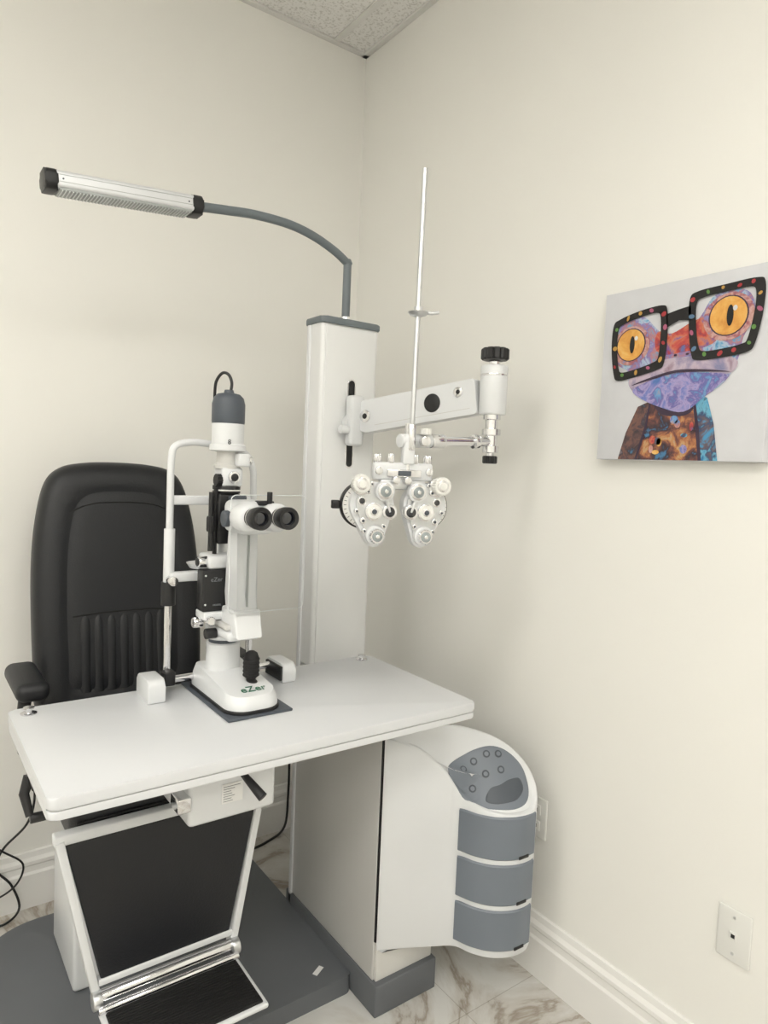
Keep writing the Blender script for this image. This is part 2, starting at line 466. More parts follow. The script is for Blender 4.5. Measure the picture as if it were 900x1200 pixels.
box('box_label', (0.535,1.2485,0.712), (0.580,1.2505,0.752), M_label, tb, 0.0)
for i in range(7): box('label_line_%d' % i, (0.538,1.2478,0.716+i*0.005), (0.538+random.uniform(0.015,0.038),1.2487,0.7168+i*0.005), M_print, tb, 0.0)
cyl('lever_stem', (0.560,1.252,0.790), (0.568,1.232,0.780), 0.006, M_chrome, tb)
tube('lever_handle', [(0.565,1.238,0.783),(0.577,1.210,0.764),(0.591,1.180,0.742)], 0.008, M_black, tb, rr=[0.006,0.008,0.010])
box('side_bracket', (0.445,1.245,0.715), (0.472,1.29,0.745), M_chrome, tb, 0.003)
box('socket_plate', (0.70,1.34,0.735), (0.77,1.36,0.800), M_side, tb, 0.002)
for x in (0.722,0.748): box('socket_hole', (x-0.006,1.338,0.752), (x+0.006,1.341,0.770), M_black, tb, 0)
box('clamp_plate', (0.206,1.33,0.785), (0.235,1.40,0.812), M_black, tb, 0.004)
tube('clamp_lever', [(0.208,1.37,0.80),(0.198,1.365,0.77),(0.205,1.345,0.735)], 0.007, M_black, tb, rr=[0.011,0.009,0.007])
cyl('clamp_knob', (0.205,1.345,0.730), (0.240,1.345,0.730), 0.009, M_black, tb)

# ------------------------------------------------------------------ exam lamp
lp = group('overhead_exam_lamp')
cyl('collar', (1.095,1.745,1.818), (1.095,1.745,1.834), 0.017, M_chrome, lp)
tube('pole', [(1.095,1.745,1.83),(1.095,1.745,1.992)], 0.012, M_lampgrey, lp, 20)
tube('arm', [(1.098,1.745,1.988),(1.05,1.745,2.015),(0.98,1.745,2.041),(0.90,1.745,2.056),(0.80,1.745,2.057),(0.72,1.745,2.049),(0.645,1.745,2.040)], 0.0118, M_lampgrey, lp, 18, smooth=6)
lathe('elbow', [(0,-0.014),(0.009,-0.011),(0.0135,0),(0.009,0.011),(0,0.014)], (1.096,1.745,1.990), (0,0,1), M_lampgrey, lp)
LA, LB = V((0.640,1.745,2.036)), V((0.285,1.745,2.007))
ax = (LB-LA).normalized(); up = V((0,0,1)); wd = ax.cross(up).normalized(); up = wd.cross(ax).normalized()
LM = frame(LA, wd, up, ax); LL = (LB-LA).length
sec = rrect(-0.032,-0.018,0.032,0.020,[0.008,0.008,0.008,0.008],5)
prism('housing', sec, 0.02, LL-0.02, M_lampalu, lp, LM, bev=0.001)
capsec = rrect(-0.034,-0.022,0.034,0.022,[0.014,0.014,0.012,0.012],5)
prism('end_cap_near', capsec, -0.004, 0.024, M_black, lp, LM, bev=0.006)
prism('end_cap_far', capsec, LL-0.024, LL+0.004, M_black, lp, LM, bev=0.006)
box('diffuser', (-0.028,-0.022,0.026), (0.028,-0.016,LL-0.026), M_grille, lp, 0.001, M=LM)
for i in range(40):
    z = 0.032+i*(LL-0.064)/39
    box('louver', (-0.027,-0.0235,z-0.0012), (0.027,-0.0215,z+0.0012), M_alu, lp, 0.0, M=LM)
for s_ in (-1,1):
    for hh in (0.009,-0.006):
        a, b = sorted((s_*0.0315, s_*0.0326))
        box('side_groove', (a,hh,0.026), (b,hh+0.0012,LL-0.026), M_grille, lp, 0.0, M=LM)
    for zz in (0.034, LL-0.034):
        a = s_*0.0315; cyl('housing_screw', LM @ V((a,0.001,zz)), LM @ V((a+s_*0.0018,0.001,zz)), 0.002, M_dgrey, lp, bev=0.0002, seg=10)

# ------------------------------------------------------------------ phoropter with arm
ph = group('phoropter')
cyl('bracket_pad', (1.097,1.70,1.520), (1.097,1.672,1.520), 0.030, M_white, ph)
box('bracket', (1.070,1.655,1.455), (1.118,1.690,1.600), M_white, ph, 0.010)
cyl('bracket_knob', (1.075,1.672,1.500), (1.045,1.672,1.500), 0.012, M_white, ph)
A0, A1 = V((1.125,1.650,1.540)), V((1.246,1.305,1.592))
d = (A1-A0).normalized(); side = d.cross(V((0,0,1))).normalized(); upv = side.cross(d).normalized()
AM = frame(A0, d, upv, side); AL = (A1-A0).length
prism('arm', rrect(-0.03,-0.046,AL-0.01,0.046,[0.03,0.008,0.008,0.03],8), -0.021, 0.021, M_white, ph, AM, bev=0.005)
def arm_disc(name, x, y, r, m, h=0.0015, z=None):
    for s_, sg in ((0.021,1),(-0.021,-1)):
        p0 = AM @ V((x,y,s_-sg*0.001)); p1 = AM @ V((x,y,s_+sg*h)); cyl(name, p0, p1, r, m, ph, bev=0.0005)
arm_disc('arm_cap_black', AL*0.62, 0.002, 0.025, M_black)
arm_disc('arm_screw', AL*0.84, 0.018, 0.013, M_chrome, 0.003)
arm_disc('arm_screw_in', AL*0.84, 0.018, 0.006, M_black, 0.0036)
arm_disc('arm_pivot', 0.005, 0.0, 0.018, M_chrome, 0.003)
arm_disc('arm_pivot_in', 0.005, 0.0, 0.008, M_black, 0.0036)
prism('arm_seam', rrect(0.035,-0.030,AL-0.03,-0.0285,0.0005,2), -0.0214, 0.0214, M_side, ph, AM)
cx, cy = 1.258, 1.280
cyl('pivot_drum', (cx,cy,1.543), (cx,cy,1.668), 0.035, M_white, ph, bev=0.004)
cyl('drum_ring', (cx,cy,1.640), (cx,cy,1.646), 0.0355, M_chrome, ph)
cyl('drum_stem', (cx,cy,1.668), (cx,cy,1.684), 0.014, M_chrome, ph)
knurl('clamp_knob', (cx,cy,1.682), (cx,cy,1.712), 0.036, M_black, ph, 10, 0.12)
lathe('spindle', [(0.022,0),(0.022,-0.012),(0.016,-0.014),(0.016,-0.035),(0.024,-0.037),(0.024,-0.052),(0.016,-0.054),(0.016,-0.078),(0.021,-0.080),(0.021,-0.096),(0.010,-0.098),(0.010,-0.106)][::-1], (cx,cy,1.543), (0,0,1), M_chrome, ph)
knurl('lower_knob', (cx,cy,1.418), (cx,cy,1.438), 0.019, M_black, ph, 12, 0.1)
PB = V((0.992,1.290,1.462))
tube('bar', [(cx,cy,1.474), PB], 0.0115, M_chrome, ph, 20)
dirb = (V((cx,cy,1.474))-PB).normalized()
cyl('bar_collar', PB+dirb*0.07, PB+dirb*0.11, 0.017, M_chrome, ph)
cyl('bar_collar_2', PB+dirb*0.205, PB+dirb*0.222, 0.018, M_chrome, ph)
cyl('bar_sleeve', PB-dirb*0.02, PB+dirb*0.07, 0.016, M_white, ph)
yaw = math.radians(-20)
aa = V((math.cos(yaw), math.sin(yaw), 0)); nn_ = V((math.sin(yaw), -math.cos(yaw), 0))
O = V((0.975,1.292,1.306))
PM = frame(O, aa, (0,0,1), nn_)   # local: x width, y up, z toward front
def pl(x, y, z): return PM @ V((x,y,z))
def disc(name, x, y, z0, z1, r, m, bev=0.0012, seg=36): return cyl(name, pl(x,y,z0), pl(x,y,z1), r, m, ph, bev=bev, seg=seg)
box('hanger', (0.006,0.10,-0.014), (0.034,0.172,0.014), M_white, ph, 0.004, M=PM)
disc('hanger_knob', 0.055, 0.156, 0.010, 0.030, 0.012, M_chrome)
knurl('top_knob', pl(0.062,0.172,0), pl(0.062,0.187,0), 0.014, M_plate, ph, 12)
tube('hanger_post', [pl(0.02,0.08,0), pl(0.02,0.197,0)], 0.009, M_chrome, ph)
box('head_block', (-0.062,0.062,-0.022), (0.082,0.104,0.008), M_white, ph, 0.006, M=PM)
box('head_block_low', (-0.045,0.040,-0.020), (0.066,0.064,0.004), M_alu, ph, 0.004, M=PM)
box('pd_scale', (-0.032,0.070,0.006), (0.052,0.088,0.014), M_chrome, ph, 0.002, M=PM)
box('pd_window', (-0.006,0.073,0.0135), (0.026,0.085,0.0155), M_dgrey, ph, 0.001, M=PM)
for x in (-0.052,0.072):
    disc('block_screw', x, 0.083, 0.007, 0.016, 0.009, M_chrome)
    knurl('block_knob', pl(x,0.102,-0.006), pl(x,0.122,-0.006), 0.010, M_chrome, ph, 12)
for sx in (-1,1):
    knurl('leveling_knob', pl(0.01+sx*0.030,0.102,0.0), pl(0.01+sx*0.030,0.124,0.0), 0.008, M_chrome, ph, 12)
def teardrop(c0, r0, c1, r1, n=26):
    c0, c1 = V(c0), V(c1); dd = c1-c0; L_ = dd.length; b = math.atan2(dd.y, dd.x); a = math.acos((r0-r1)/L_)
    out = []
    for k in range(n+1):
        t = b+a+(2*math.pi-2*a)*k/n; out.append((c0.x+r0*math.cos(t), c0.y+r0*math.sin(t)))
    for k in range(n//2+1):
        t = b-a+2*a*k/(n//2); out.append((c1.x+r1*math.cos(t), c1.y+r1*math.sin(t)))
    return out
for sx in (-1,1):
    ox = 0.002
    X = lambda x: ox + sx*x
    disc('power_drum', X(0.077), 0.000, -0.046, -0.024, 0.057, M_black, 0.003, 56)
    disc('power_drum_face', X(0.077), 0.000, -0.025, -0.018, 0.053, M_plate, 0.002, 56)
    prism('barrel_housing', teardrop((X(0.065),0.004),0.053,(X(0.057),-0.076),0.021), -0.030, 0.004, M_white, ph, PM, bev=0.004)
    prism('barrel_cover', teardrop((X(0.062),0.006),0.043,(X(0.057),-0.072),0.017), 0.004, 0.012, M_alu, ph, PM, bev=0.003)
    disc('turret', X(0.040), 0.036, 0.006, 0.026, 0.023, M_white)
    disc('turret_ring', X(0.040), 0.036, 0.024, 0.030, 0.019, M_chrome)
    disc('turret_glass', X(0.040), 0.036, 0.029, 0.0315, 0.013, M_glassy)
    disc('turret_hub', X(0.040), 0.036, 0.031, 0.036, 0.005, M_chrome)
    disc('aperture_ring', X(0.026), -0.012, 0.000, 0.022, 0.0175, M_chrome)
    disc('aperture', X(0.026), -0.012, 0.021, 0.0232, 0.012, M_lens)
    disc('aux_ring', X(0.064), -0.012, 0.008, 0.022, 0.021, M_chrome)
    disc('aux_face', X(0.064), -0.012, 0.021, 0.0235, 0.0165, M_plate)
    disc('aux_ring_in', X(0.064), -0.012, 0.023, 0.0245, 0.0095, M_chrome)
    disc('aux_dot', X(0.064), -0.012, 0.024, 0.0255, 0.006, M_dgrey)
    disc('cyl_power_base', X(0.059), -0.068, 0.008, 0.024, 0.023, M_white)
    knurl('cyl_power_knob', pl(X(0.059),-0.068,0.022), pl(X(0.059),-0.068,0.040), 0.018, M_chrome, ph, 18)
    disc('cyl_power_face', X(0.059), -0.068, 0.0395, 0.0415, 0.012, M_glassy)
    disc('cyl_power_hub', X(0.059), -0.068, 0.041, 0.044, 0.005, M_chrome)
    disc('axis_base', X(0.094), 0.048, -0.004, 0.014, 0.023, M_chrome)
    knurl('axis_knob', pl(X(0.098),0.052,0.012), pl(X(0.098),0.052,0.036), 0.022, M_plate, ph, 20, 0.06)
    disc('axis_face', X(0.098), 0.052, 0.0355, 0.038, 0.014, M_chrome)
    disc('axis_hub', X(0.098), 0.052, 0.0375, 0.040, 0.009, M_plate)
    disc('sphere_window', X(0.092), 0.012, 0.006, 0.014, 0.0105, M_chrome)
    disc('sphere_window_in', X(0.092), 0.012, 0.0135, 0.0152, 0.007, M_lens)
    disc('rotary_prism', X(0.014), 0.062, 0.006, 0.028, 0.009, M_chrome)
    for (qx, qy, qr) in ((0.088,-0.034,0.008),(0.078,0.034,0.006),(0.038,-0.046,0.006),(0.084,-0.058,0.006),(0.104,-0.012,0.006),(0.070,0.052,0.005)):
        disc('screw', X(qx), qy, 0.000, 0.017, qr, M_chrome)
        disc('screw_slot', X(qx), qy, 0.0165, 0.0178, qr*0.45, M_dgrey)
    tube('link_arm', [pl(X(0.026),-0.012,0.020), pl(X(0.034),0.012,0.022), pl(X(0.040),0.034,0.022)], 0.004, M_alu, ph)
    for k in range(30):
        a = 2*math.pi*k/30
        p = pl(X(0.077)+0.048*math.cos(a), 0.048*math.sin(a), -0.0178)
        box('tick', (-0.0006,-0.003,-0.0005), (0.0006,0.003,0.0005), M_black, ph, 0, M=Matrix.Translation(p) @ PM.to_3x3().to_4x4() @ Matrix.Rotation(a-math.pi/2, 4, 'Z'))
box('side_knob', (-0.152,-0.010,-0.044), (-0.132,0.010,-0.028), M_black, ph, 0.003, M=PM)
tube('near_rod', [(0.996,1.276,1.455),(1.001,1.276,2.085)], 0.0060, M_alu, ph, 12)
cyl('rod_socket', (0.996,1.276,1.44), (0.996,1.276,1.50), 0.010, M_chrome, ph)
lathe('rod_slider', [(0.004,0),(0.020,0.006),(0.024,0.012),(0.010,0.016),(0.010,0.024)], (0.999,1.276,1.748), (0,0,1), M_alu, ph)
tube('rod_slider_clip', [(1.000,1.276,1.762),(1.029,1.262,1.760),(1.044,1.256,1.764)], 0.004, M_alu, ph)

# ------------------------------------------------------------------ slit lamp
sl = group('slit_lamp')
ZT = 0.850
box('slide_plate', (0.572,1.312,ZT), (0.724,1.60,ZT+0.006), M_dgrey, sl, 0.002)
bm = bmesh.new()
lv = [(0.0,0.0,1.0),(0.012,0.0,1.0),(0.022,0.004,0.97),(0.034,0.014,0.90)]
outl = rrect(0.583,1.322,0.708,1.575,[0.045,0.045,0.02,0.02],8)
cxy = V((0.6455,1.46))
rings = []
for (h, ins, s_) in lv:
    ring = []
    for (x, y) in outl:
        q = cxy + (V((x,y))-cxy)*s_
        hh = h*(1.0+0.7*max(0,min(1,(y-1.33)/0.15))) if h > 0.02 else h
        ring.append(bm.verts.new((q.x,q.y,ZT+0.006+hh)))
    rings.append(ring)
for a, b in zip(rings, rings[1:]):
    for i in range(len(a)):
        j = (i+1) % len(a); bm.faces.new((a[i],a[j],b[j],b[i]))
bm.faces.new(rings[0][::-1])
cv = bm.verts.new((0.6455,1.45,ZT+0.006+0.060))
for i in range(len(a)):
    bm.faces.new((rings[-1][i], rings[-1][(i+1)%len(a)], cv))
bo = finish(bm, 'base_body', M_white, sl, None, 30)
prism('base_skirt', rrect(0.580,1.318,0.711,1.578,[0.047,0.047,0.02,0.02],8), ZT+0.004, ZT+0.013, M_black, sl, bev=0.002)
bb = BVHTree.FromPolygons([v.co for v in bo.data.vertices], [p.vertices[:] for p in bo.data.polygons])
hh = bb.ray_cast(V((0.650,1.362,2)), V((0,0,-1)))
tn = hh[1] if hh[1].z > 0 else -hh[1]
ty_ = (V((0,1,0))-tn*tn.y).normalized()
text('maker_mark', 'eZer', 0.030, frame(hh[0]+tn*0.0012, ty_.cross(tn), ty_, tn), M_green, sl)
cyl('joystick_collar', (0.662,1.400,0.886), (0.662,1.400,0.897), 0.022, M_black, sl)
lathe('joystick', [(0.017,0),(0.018,0.006),(0.011,0.012),(0.011,0.016),(0.017,0.022),(0.018,0.045),(0.0175,0.062),(0.013,0.074),(0.007,0.078),(0,0.079)], (0.662,1.400,0.893), (0,0.0,1), M_rub, sl)
for i in range(5): cyl('joystick_rib_%d' % i, (0.662,1.400,0.915+i*0.009), (0.662,1.400,0.919+i*0.009), 0.0188, M_rub, sl)
lathe('pedestal', [(0.046,0),(0.046,0.01),(0.041,0.014),(0.039,0.05),(0.039,0.075),(0.030,0.080),(0.030,0.088)], (0.638,1.505,0.896), (0,0,1), M_white, sl)
cyl('pedestal_band', (0.638,1.505,0.966), (0.638,1.505,0.990), 0.034, M_dgrey, sl)
cyl('arm_pivot_disc', (0.636,1.490,0.988), (0.636,1.490,1.000), 0.048, M_white, sl, bev=0.004)
box('arm_lower', (0.600,1.390,0.998), (0.680,1.535,1.020), M_white, sl, 0.010, 4)
box('arm_upper', (0.600,1.405,1.020), (0.672,1.520,1.034), M_side, sl, 0.006, 3)
cyl('arm_knob', (0.600,1.46,1.006), (0.575,1.46,1.006), 0.012, M_black, sl)
SX = frame((0,0,0),(0,1,0),(0,0,1),(1,0,0))
prism('scope_column', [(1.385,1.030),(1.455,1.030),(1.462,1.10),(1.455,1.245),(1.395,1.245),(1.400,1.10)], 0.620, 0.668, M_white, sl, SX, bev=0.006)
box('column_groove', (0.6425,1.3905,1.075), (0.6455,1.402,1.235), M_grille, sl, 0)
prism('scope_column_foot', [(1.372,1.008),(1.47,1.008),(1.46,1.068),(1.39,1.068)], 0.612, 0.676, M_white, sl, SX, bev=0.006)
hx = 0.646
box('scope_body', (hx-0.042,1.350,1.240), (hx+0.042,1.450,1.312), M_white, sl, 0.016, 4)
cyl('scope_objective', (hx,1.448,1.275), (hx,1.475,1.275), 0.024, M_black, sl)
cyl('mag_drum', (hx-0.048,1.40,1.272), (hx+0.048,1.40,1.272), 0.026, M_white, sl)
cyl('mag_drum_cap', (hx+0.048,1.40,1.272), (hx+0.060,1.40,1.272), 0.018, M_dgrey, sl)
cyl('mag_drum_cap_l', (hx-0.060,1.40,1.272), (hx-0.048,1.40,1.272), 0.018, M_dgrey, sl)
for i, x in enumerate((hx-0.031,hx+0.031)):
    lathe('prism_housing_%d' % i, [(0.018,0),(0.029,0.004),(0.031,0.012),(0.031,0.048),(0.026,0.056),(0.022,0.058)], (x,1.372,1.278), (0,-1,0.03), M_white, sl)
    lathe('eyepiece_%d' % i, [(0.020,0),(0.020,0.010),(0.0215,0.012),(0.0215,0.022),(0.0235,0.026),(0.0240,0.044),(0.0225,0.047),(0.015,0.045),(0.0135,0.036)], (x,1.316,1.281), (0,-1,0.03), M_black, sl)
    lathe('eyepiece_band_%d' % i, [(0.0222,0),(0.0222,0.0012)], (x,1.303,1.2814), (0,-1,0.03), M_plate, sl)
    cyl('eyelens_%d' % i, (x,1.282,1.282), (x,1.2775,1.282), 0.0138, M_lens, sl, bev=0.0003)
cyl('scope_clamp', (0.668,1.345,1.308), (0.668,1.345,1.334), 0.006, M_black, sl)
box('shield_clip', (hx-0.002,1.345,1.304), (hx+0.034,1.372,1.314), M_black, sl, 0.003)
prism('breath_shield', rrect(0.592,1.066,0.775,1.325,0.012,5), 0, 0.0025, M_clear, sl, XZ @ Matrix.Translation((0,0,-1.376)), bev=0.0006)
sh_ = rrect(0.592,1.066,0.775,1.325,0.012,5)
tube('shield_edge', [(x,1.3748,z) for x, z in sh_]+[(sh_[0][0],1.3748,sh_[0][1])], 0.0009, M_edge, sl, 6)
tx, ty = 0.640, 1.515
lathe('lamp_house', [(0.037,0),(0.038,0.004),(0.038,0.045),(0.034,0.060),(0.026,0.068),(0.012,0.071),(0.010,0.078),(0,0.079)], (tx,ty,1.483), (0,0,1), M_dgrey, sl)
lathe('lamp_collar', [(0.034,0),(0.042,0.002),(0.042,0.014),(0.037,0.018),(0.037,0.064)], (tx,ty,1.419), (0,0,1), M_white, sl)
lathe('lamp_neck', [(0.030,0),(0.030,0.008),(0.024,0.012),(0.024,0.038),(0.034,0.042)], (tx,ty,1.379), (0,0,1), M_side, sl)
box('neck_bracket', (0.650,1.47,1.385), (0.678,1.51,1.415), M_white, sl, 0.004)
cyl('neck_knob', (0.678,1.49,1.40), (0.690,1.49,1.40), 0.009, M_chrome, sl)
text('tower_mark', '8', 0.016, frame((0.628,1.4765,1.440),(1,0,0),(0,0,1),(0,-1,0)), M_black, sl)
box('filter_block', (0.618,1.485,1.338), (0.668,1.54,1.382), M_white, sl, 0.006)
knurl('filter_wheel', (0.62,1.50,1.352), (0.606,1.50,1.352), 0.015, M_black, sl, 14)
cyl('filter_dial', (0.643,1.485,1.360), (0.643,1.476,1.360), 0.014, M_chrome, sl)
cyl('filter_dial_in', (0.643,1.4765,1.360), (0.643,1.4745,1.360), 0.009, M_black, sl)
cyl('scale_drum', (tx,ty,1.322), (tx,ty,1.340), 0.032, M_black, sl)
cyl('scale_drum_band', (tx,ty,1.327), (tx,ty,1.331), 0.0325, M_plate, sl)
box('slit_housing', (0.610,1.488,1.205), (0.666,1.545,1.322), M_black, sl, 0.006)
box('mirror_holder', (0.634,1.478,1.245), (0.676,1.490,1.318), M_dgrey, sl, 0.003)
box('tower_spine', (0.622,1.520,1.05), (0.660,1.552,1.24), M_alu, sl, 0.005)
tube('tower_rod_1', [(0.608,1.500,1.06),(0.608,1.500,1.335)], 0.0050, M_black, sl)
tube('tower_rod_2', [(0.594,1.490,1.19),(0.594,1.490,1.325)], 0.0060, M_black, sl)
knurl('rod_knob', (0.594,1.490,1.235), (0.594,1.490,1.27), 0.010, M_black, sl, 12)
box('tower_link', (0.585,1.47,1.150), (0.665,1.54,1.182), M_white, sl, 0.006)
cyl('link_knob', (0.588,1.49,1.166), (0.565,1.49,1.166), 0.013, M_chrome, sl)
cyl('link_knob_cap', (0.566,1.49,1.166), (0.562,1.49,1.166), 0.009, M_black, sl)
box('power_box', (0.568,1.462,1.055), (0.634,1.500,1.150), M_black, sl, 0.004)
text('box_mark', 'eZer', 0.014, frame((0.600,1.4612,1.128),(1,0,0),(0,0,1),(0,-1,0)), M_print, sl)
text('box_mark_2', 'MODEL', 0.006, frame((0.602,1.4612,1.070),(1,0,0),(0,0,1),(0,-1,0)), M_print, sl)
for z in (1.072,1.138): cyl('box_screw', (0.574,1.463,z), (0.574,1.4605,z), 0.0025, M_chrome, sl)
box('power_box_base', (0.570,1.455,1.036), (0.640,1.51,1.055), M_white, sl, 0.004)
knurl('slit_knob_1', (0.640,1.452,1.085), (0.640,1.430,1.085), 0.012, M_chrome, sl, 14)
cyl('slit_knob_0', (0.640,1.455,1.115), (0.640,1.435,1.115), 0.007, M_chrome, sl)
knurl('slit_knob_2', (0.575,1.48,1.030), (0.553,1.48,1.030), 0.012, M_chrome, sl, 14)
knurl('slit_knob_3', (0.582,1.455,1.038), (0.582,1.440,1.038), 0.010, M_chrome, sl, 14)
tube('lamp_cable', [(0.642,1.510,1.555),(0.644,1.510,1.578),(0.638,1.515,1.596),(0.628,1.525,1.600),(0.619,1.535,1.586),(0.618,1.545,1.566),(0.625,1.560,1.52),(0.640,1.568,1.46),(0.648,1.566,1.40),(0.648,1.562,1.30),(0.645,1.560,1.15)], 0.0035, M_black, sl, 10, smooth=6)
YH = 1.572
lx, rx = 0.527, 0.735
tube('headrest_arch', [(lx,YH,1.16),(lx,YH,1.30),(lx+0.001,YH,1.400),(lx+0.012,YH,1.428),(lx+0.045,YH,1.437),(0.60,YH,1.437),(0.67,YH,1.430),(0.712,YH,1.415),(0.730,YH,1.385),(rx,YH,1.34),(rx,YH,1.16)], 0.0082, M_white, sl, 16, smooth=6)
for i, x in enumerate((lx,rx)):
    cyl('post_sleeve_%d' % i, (x,YH,1.10), (x,YH,1.235), 0.0125 if i == 0 else 0.010, M_white, sl)
    tube('post_lower_%d' % i, [(x,YH,0.885),(x,YH,1.12)], 0.0085, M_chrome, sl, 16)
cyl('post_clamp', (lx,YH,1.055), (lx,YH,1.110), 0.017, M_black, sl)
cyl('post_clamp_r', (rx,YH,1.055), (rx,YH,1.080), 0.012, M_black, sl)
box('chin_bracket', (lx-0.004,1.545,1.112), (0.615,1.575,1.134), M_white, sl, 0.005)
box('chin_bracket_r', (0.655,1.56,1.112), (rx,1.575,1.128), M_white, sl, 0.005)
lathe('chin_cup', [(0.008,-0.03),(0.008,0),(0.030,0.004),(0.038,0.016),(0.034,0.016),(0.02,0.008),(0,0.007)], (0.612,1.582,1.134), (0,0,1), M_white, sl)
box('forehead_band', (lx,1.570,1.290), (rx,1.580,1.312), M_white, sl, 0.004)
cyl('canthus_knob', (lx,1.56,1.116), (lx,1.535,1.116), 0.011, M_chrome, sl)
prism('rail_block_left', rrect(1.495,ZT,1.585,ZT+0.052,[0.004,0.004,0.014,0.014],5), 0.462, 0.500, M_white, sl, SX, bev=0.004)
prism('rail_block_right', rrect(1.488,ZT,1.585,ZT+0.048,[0.004,0.004,0.014,0.014],5), 0.790, 0.826, M_white, sl, SX, bev=0.004)
box('rail_block_face', (0.784,1.492,ZT+0.006), (0.792,1.575,ZT+0.042), M_black, sl, 0.002)
tube('cross_bar', [(0.50,1.555,ZT+0.032),(0.792,1.555,ZT+0.032)], 0.0085, M_chrome, sl, 18)
for i, x in enumerate((lx,rx)):
    box('post_foot_%d' % i, (x-0.013,YH-0.028,ZT+0.018), (x+0.013,YH+0.012,ZT+0.052), M_black, sl, 0.004)

# ------------------------------------------------------------------ exam chair
ch = group('ophthalmic_exam_chair')
out = cat([V((a,b,0)) for a,b in [(0.322,0.70),(0.312,0.80),(0.308,0.95),(0.310,1.10),(0.322,1.22),(0.345,1.315),(0.385,1.358),(0.45,1.374),(0.535,1.378),(0.62,1.374),(0.685,1.358),(0.722,1.315),(0.748,1.22),(0.762,1.10),(0.766,0.95),(0.764,0.80),(0.752,0.70),(0.64,0.68),(0.535,0.675),(0.43,0.68)]], 5, True)
bc = V((0.537,1.02,0))
def backY(z): return 1.965 + (z-0.70)*0.13
bm = bmesh.new(); rings = []
for ins, f in ((0.03,-0.055),(0.008,-0.052),(0.0,-0.035),(0.0,0.0),(0.006,0.018),(0.018,0.030),(0.035,0.036),(0.055,0.037),(0.070,0.035),(0.077,0.031),(0.080,0.0307),(0.088,0.034),(0.12,0.036),(0.16,0.037),(0.20,0.037)):
    ring = []
    for q in out:
        dx, dz = q.x-bc.x, q.y-bc.y
        sx_, sz_ = max(0,1-ins/0.228), max(0,1-ins/0.35)
        x, z = bc.x+dx*sx_, bc.y+dz*sz_
        ring.append(bm.verts.new((x, backY(z)-f, z)))
    rings.append(ring)
for a, b in zip(rings, rings[1:]):
    for i in range(len(a)):
        j = (i+1) % len(a); bm.faces.new((a[i],a[j],b[j],b[i]))
bm.faces.new(rings[0][::-1]); bm.faces.new(rings[-1])
finish(bm, 'backrest', M_leather, ch, None, 60)
tube('seam_lumbar', [(0.400,backY(0.962)-0.035,0.958),(0.47,backY(0.965)-0.038,0.964),(0.60,backY(0.965)-0.038,0.964),(0.670,backY(0.962)-0.035,0.958)], 0.0024, M_seam, ch, 8, smooth=6)
for i in range(7):
    x = 0.432+i*0.034
    tube('pleat_pad_%d' % i, [(x,backY(0.955)-0.018,0.955),(x,backY(0.93)-0.0225,0.93),(x,backY(0.85)-0.0225,0.85),(x,backY(0.75)-0.0195,0.75)], 0.0180, M_leather, ch, 32, smooth=5)
tube('seam_head', [(0.385,backY(1.25)-0.035,1.235),(0.45,backY(1.27)-0.038,1.262),(0.535,backY(1.27)-0.038,1.268),(0.62,backY(1.27)-0.038,1.262),(0.690,backY(1.25)-0.035,1.235)], 0.0016, M_seam, ch, 8, smooth=6)
box('back_shell', (0.36,2.02,0.60), (0.71,2.055,1.20), M_black, ch, 0.01)
bm = bmesh.new(); bmesh.ops.create_cube(bm, size=1)
for v in bm.verts: v.co = V((0.535+v.co.x*0.47, 1.715+v.co.y*0.50, 0.625+v.co.z*0.11))
bmesh.ops.bevel(bm, geom=bm.edges[:], offset=0.035, segments=6, profile=0.55, affect='EDGES')
finish(bm, 'seat', M_leather, ch, None, 60)
box('seat_pan', (0.32,1.50,0.535), (0.75,1.96,0.575), M_white, ch, 0.008)
tube('seat_piping', [(0.31,1.463,0.635),(0.40,1.461,0.637),(0.67,1.461,0.637),(0.76,1.463,0.635)], 0.003, M_seam, ch, 8)
box('pedestal', (0.365,1.74,0.05), (0.665,2.00,0.30), M_white, ch, 0.012)
box('pedestal_upper', (0.39,1.76,0.30), (0.64,1.98,0.54), M_side, ch, 0.010)
for s_, x in (('left',0.270),('right',0.800)):
    bm = bmesh.new(); bmesh.ops.create_cube(bm, size=1)
    for v in bm.verts: v.co = V((x+v.co.x*0.074, 1.835+v.co.y*0.22, 0.838+v.co.z*0.046))
    bmesh.ops.bevel(bm, geom=bm.edges[:], offset=0.021, segments=5, profile=0.5, affect='EDGES')
    finish(bm, 'arm_pad_'+s_, M_leather, ch, None, 60)
    xi = x+0.012 if x < 0.5 else x-0.012
    tube('arm_support_'+s_, [(xi,1.90,0.832),(xi,1.930,0.78),(xi,1.945,0.62),(0.36 if x < 0.5 else 0.71,1.93,0.555)], 0.016, M_black, ch, 14, smooth=5)
YL = 1.437
box('legrest_top_rail', (0.262,YL-0.006,0.612), (0.722,YL+0.022,0.634), M_white, ch, 0.004)
prism('legrest_panel', [(0.283,0.612),(0.704,0.612),(0.640,0.288),(0.358,0.288)], -0.012, 0.004, M_leather, ch, XZ @ Matrix.Translation((0,0,-YL)), bev=0.004)
for nme, a, b in (('legrest_bar_left',(0.272,0.622),(0.348,0.262)),('legrest_bar_right',(0.713,0.622),(0.650,0.262))):
    a, b = V(a), V(b); dd = (b-a).normalized(); pp = V((-dd.y,dd.x))*0.0085
    q = [a+pp, a-pp, b-pp, b+pp]
    prism(nme, [(v.x,v.y) for v in q], -0.016, 0.010, M_white, ch, XZ @ Matrix.Translation((0,0,-YL)), bev=0.003)
box('legrest_hinge', (0.46,YL+0.0,0.50), (0.58,1.76,0.54), M_side, ch, 0.006)
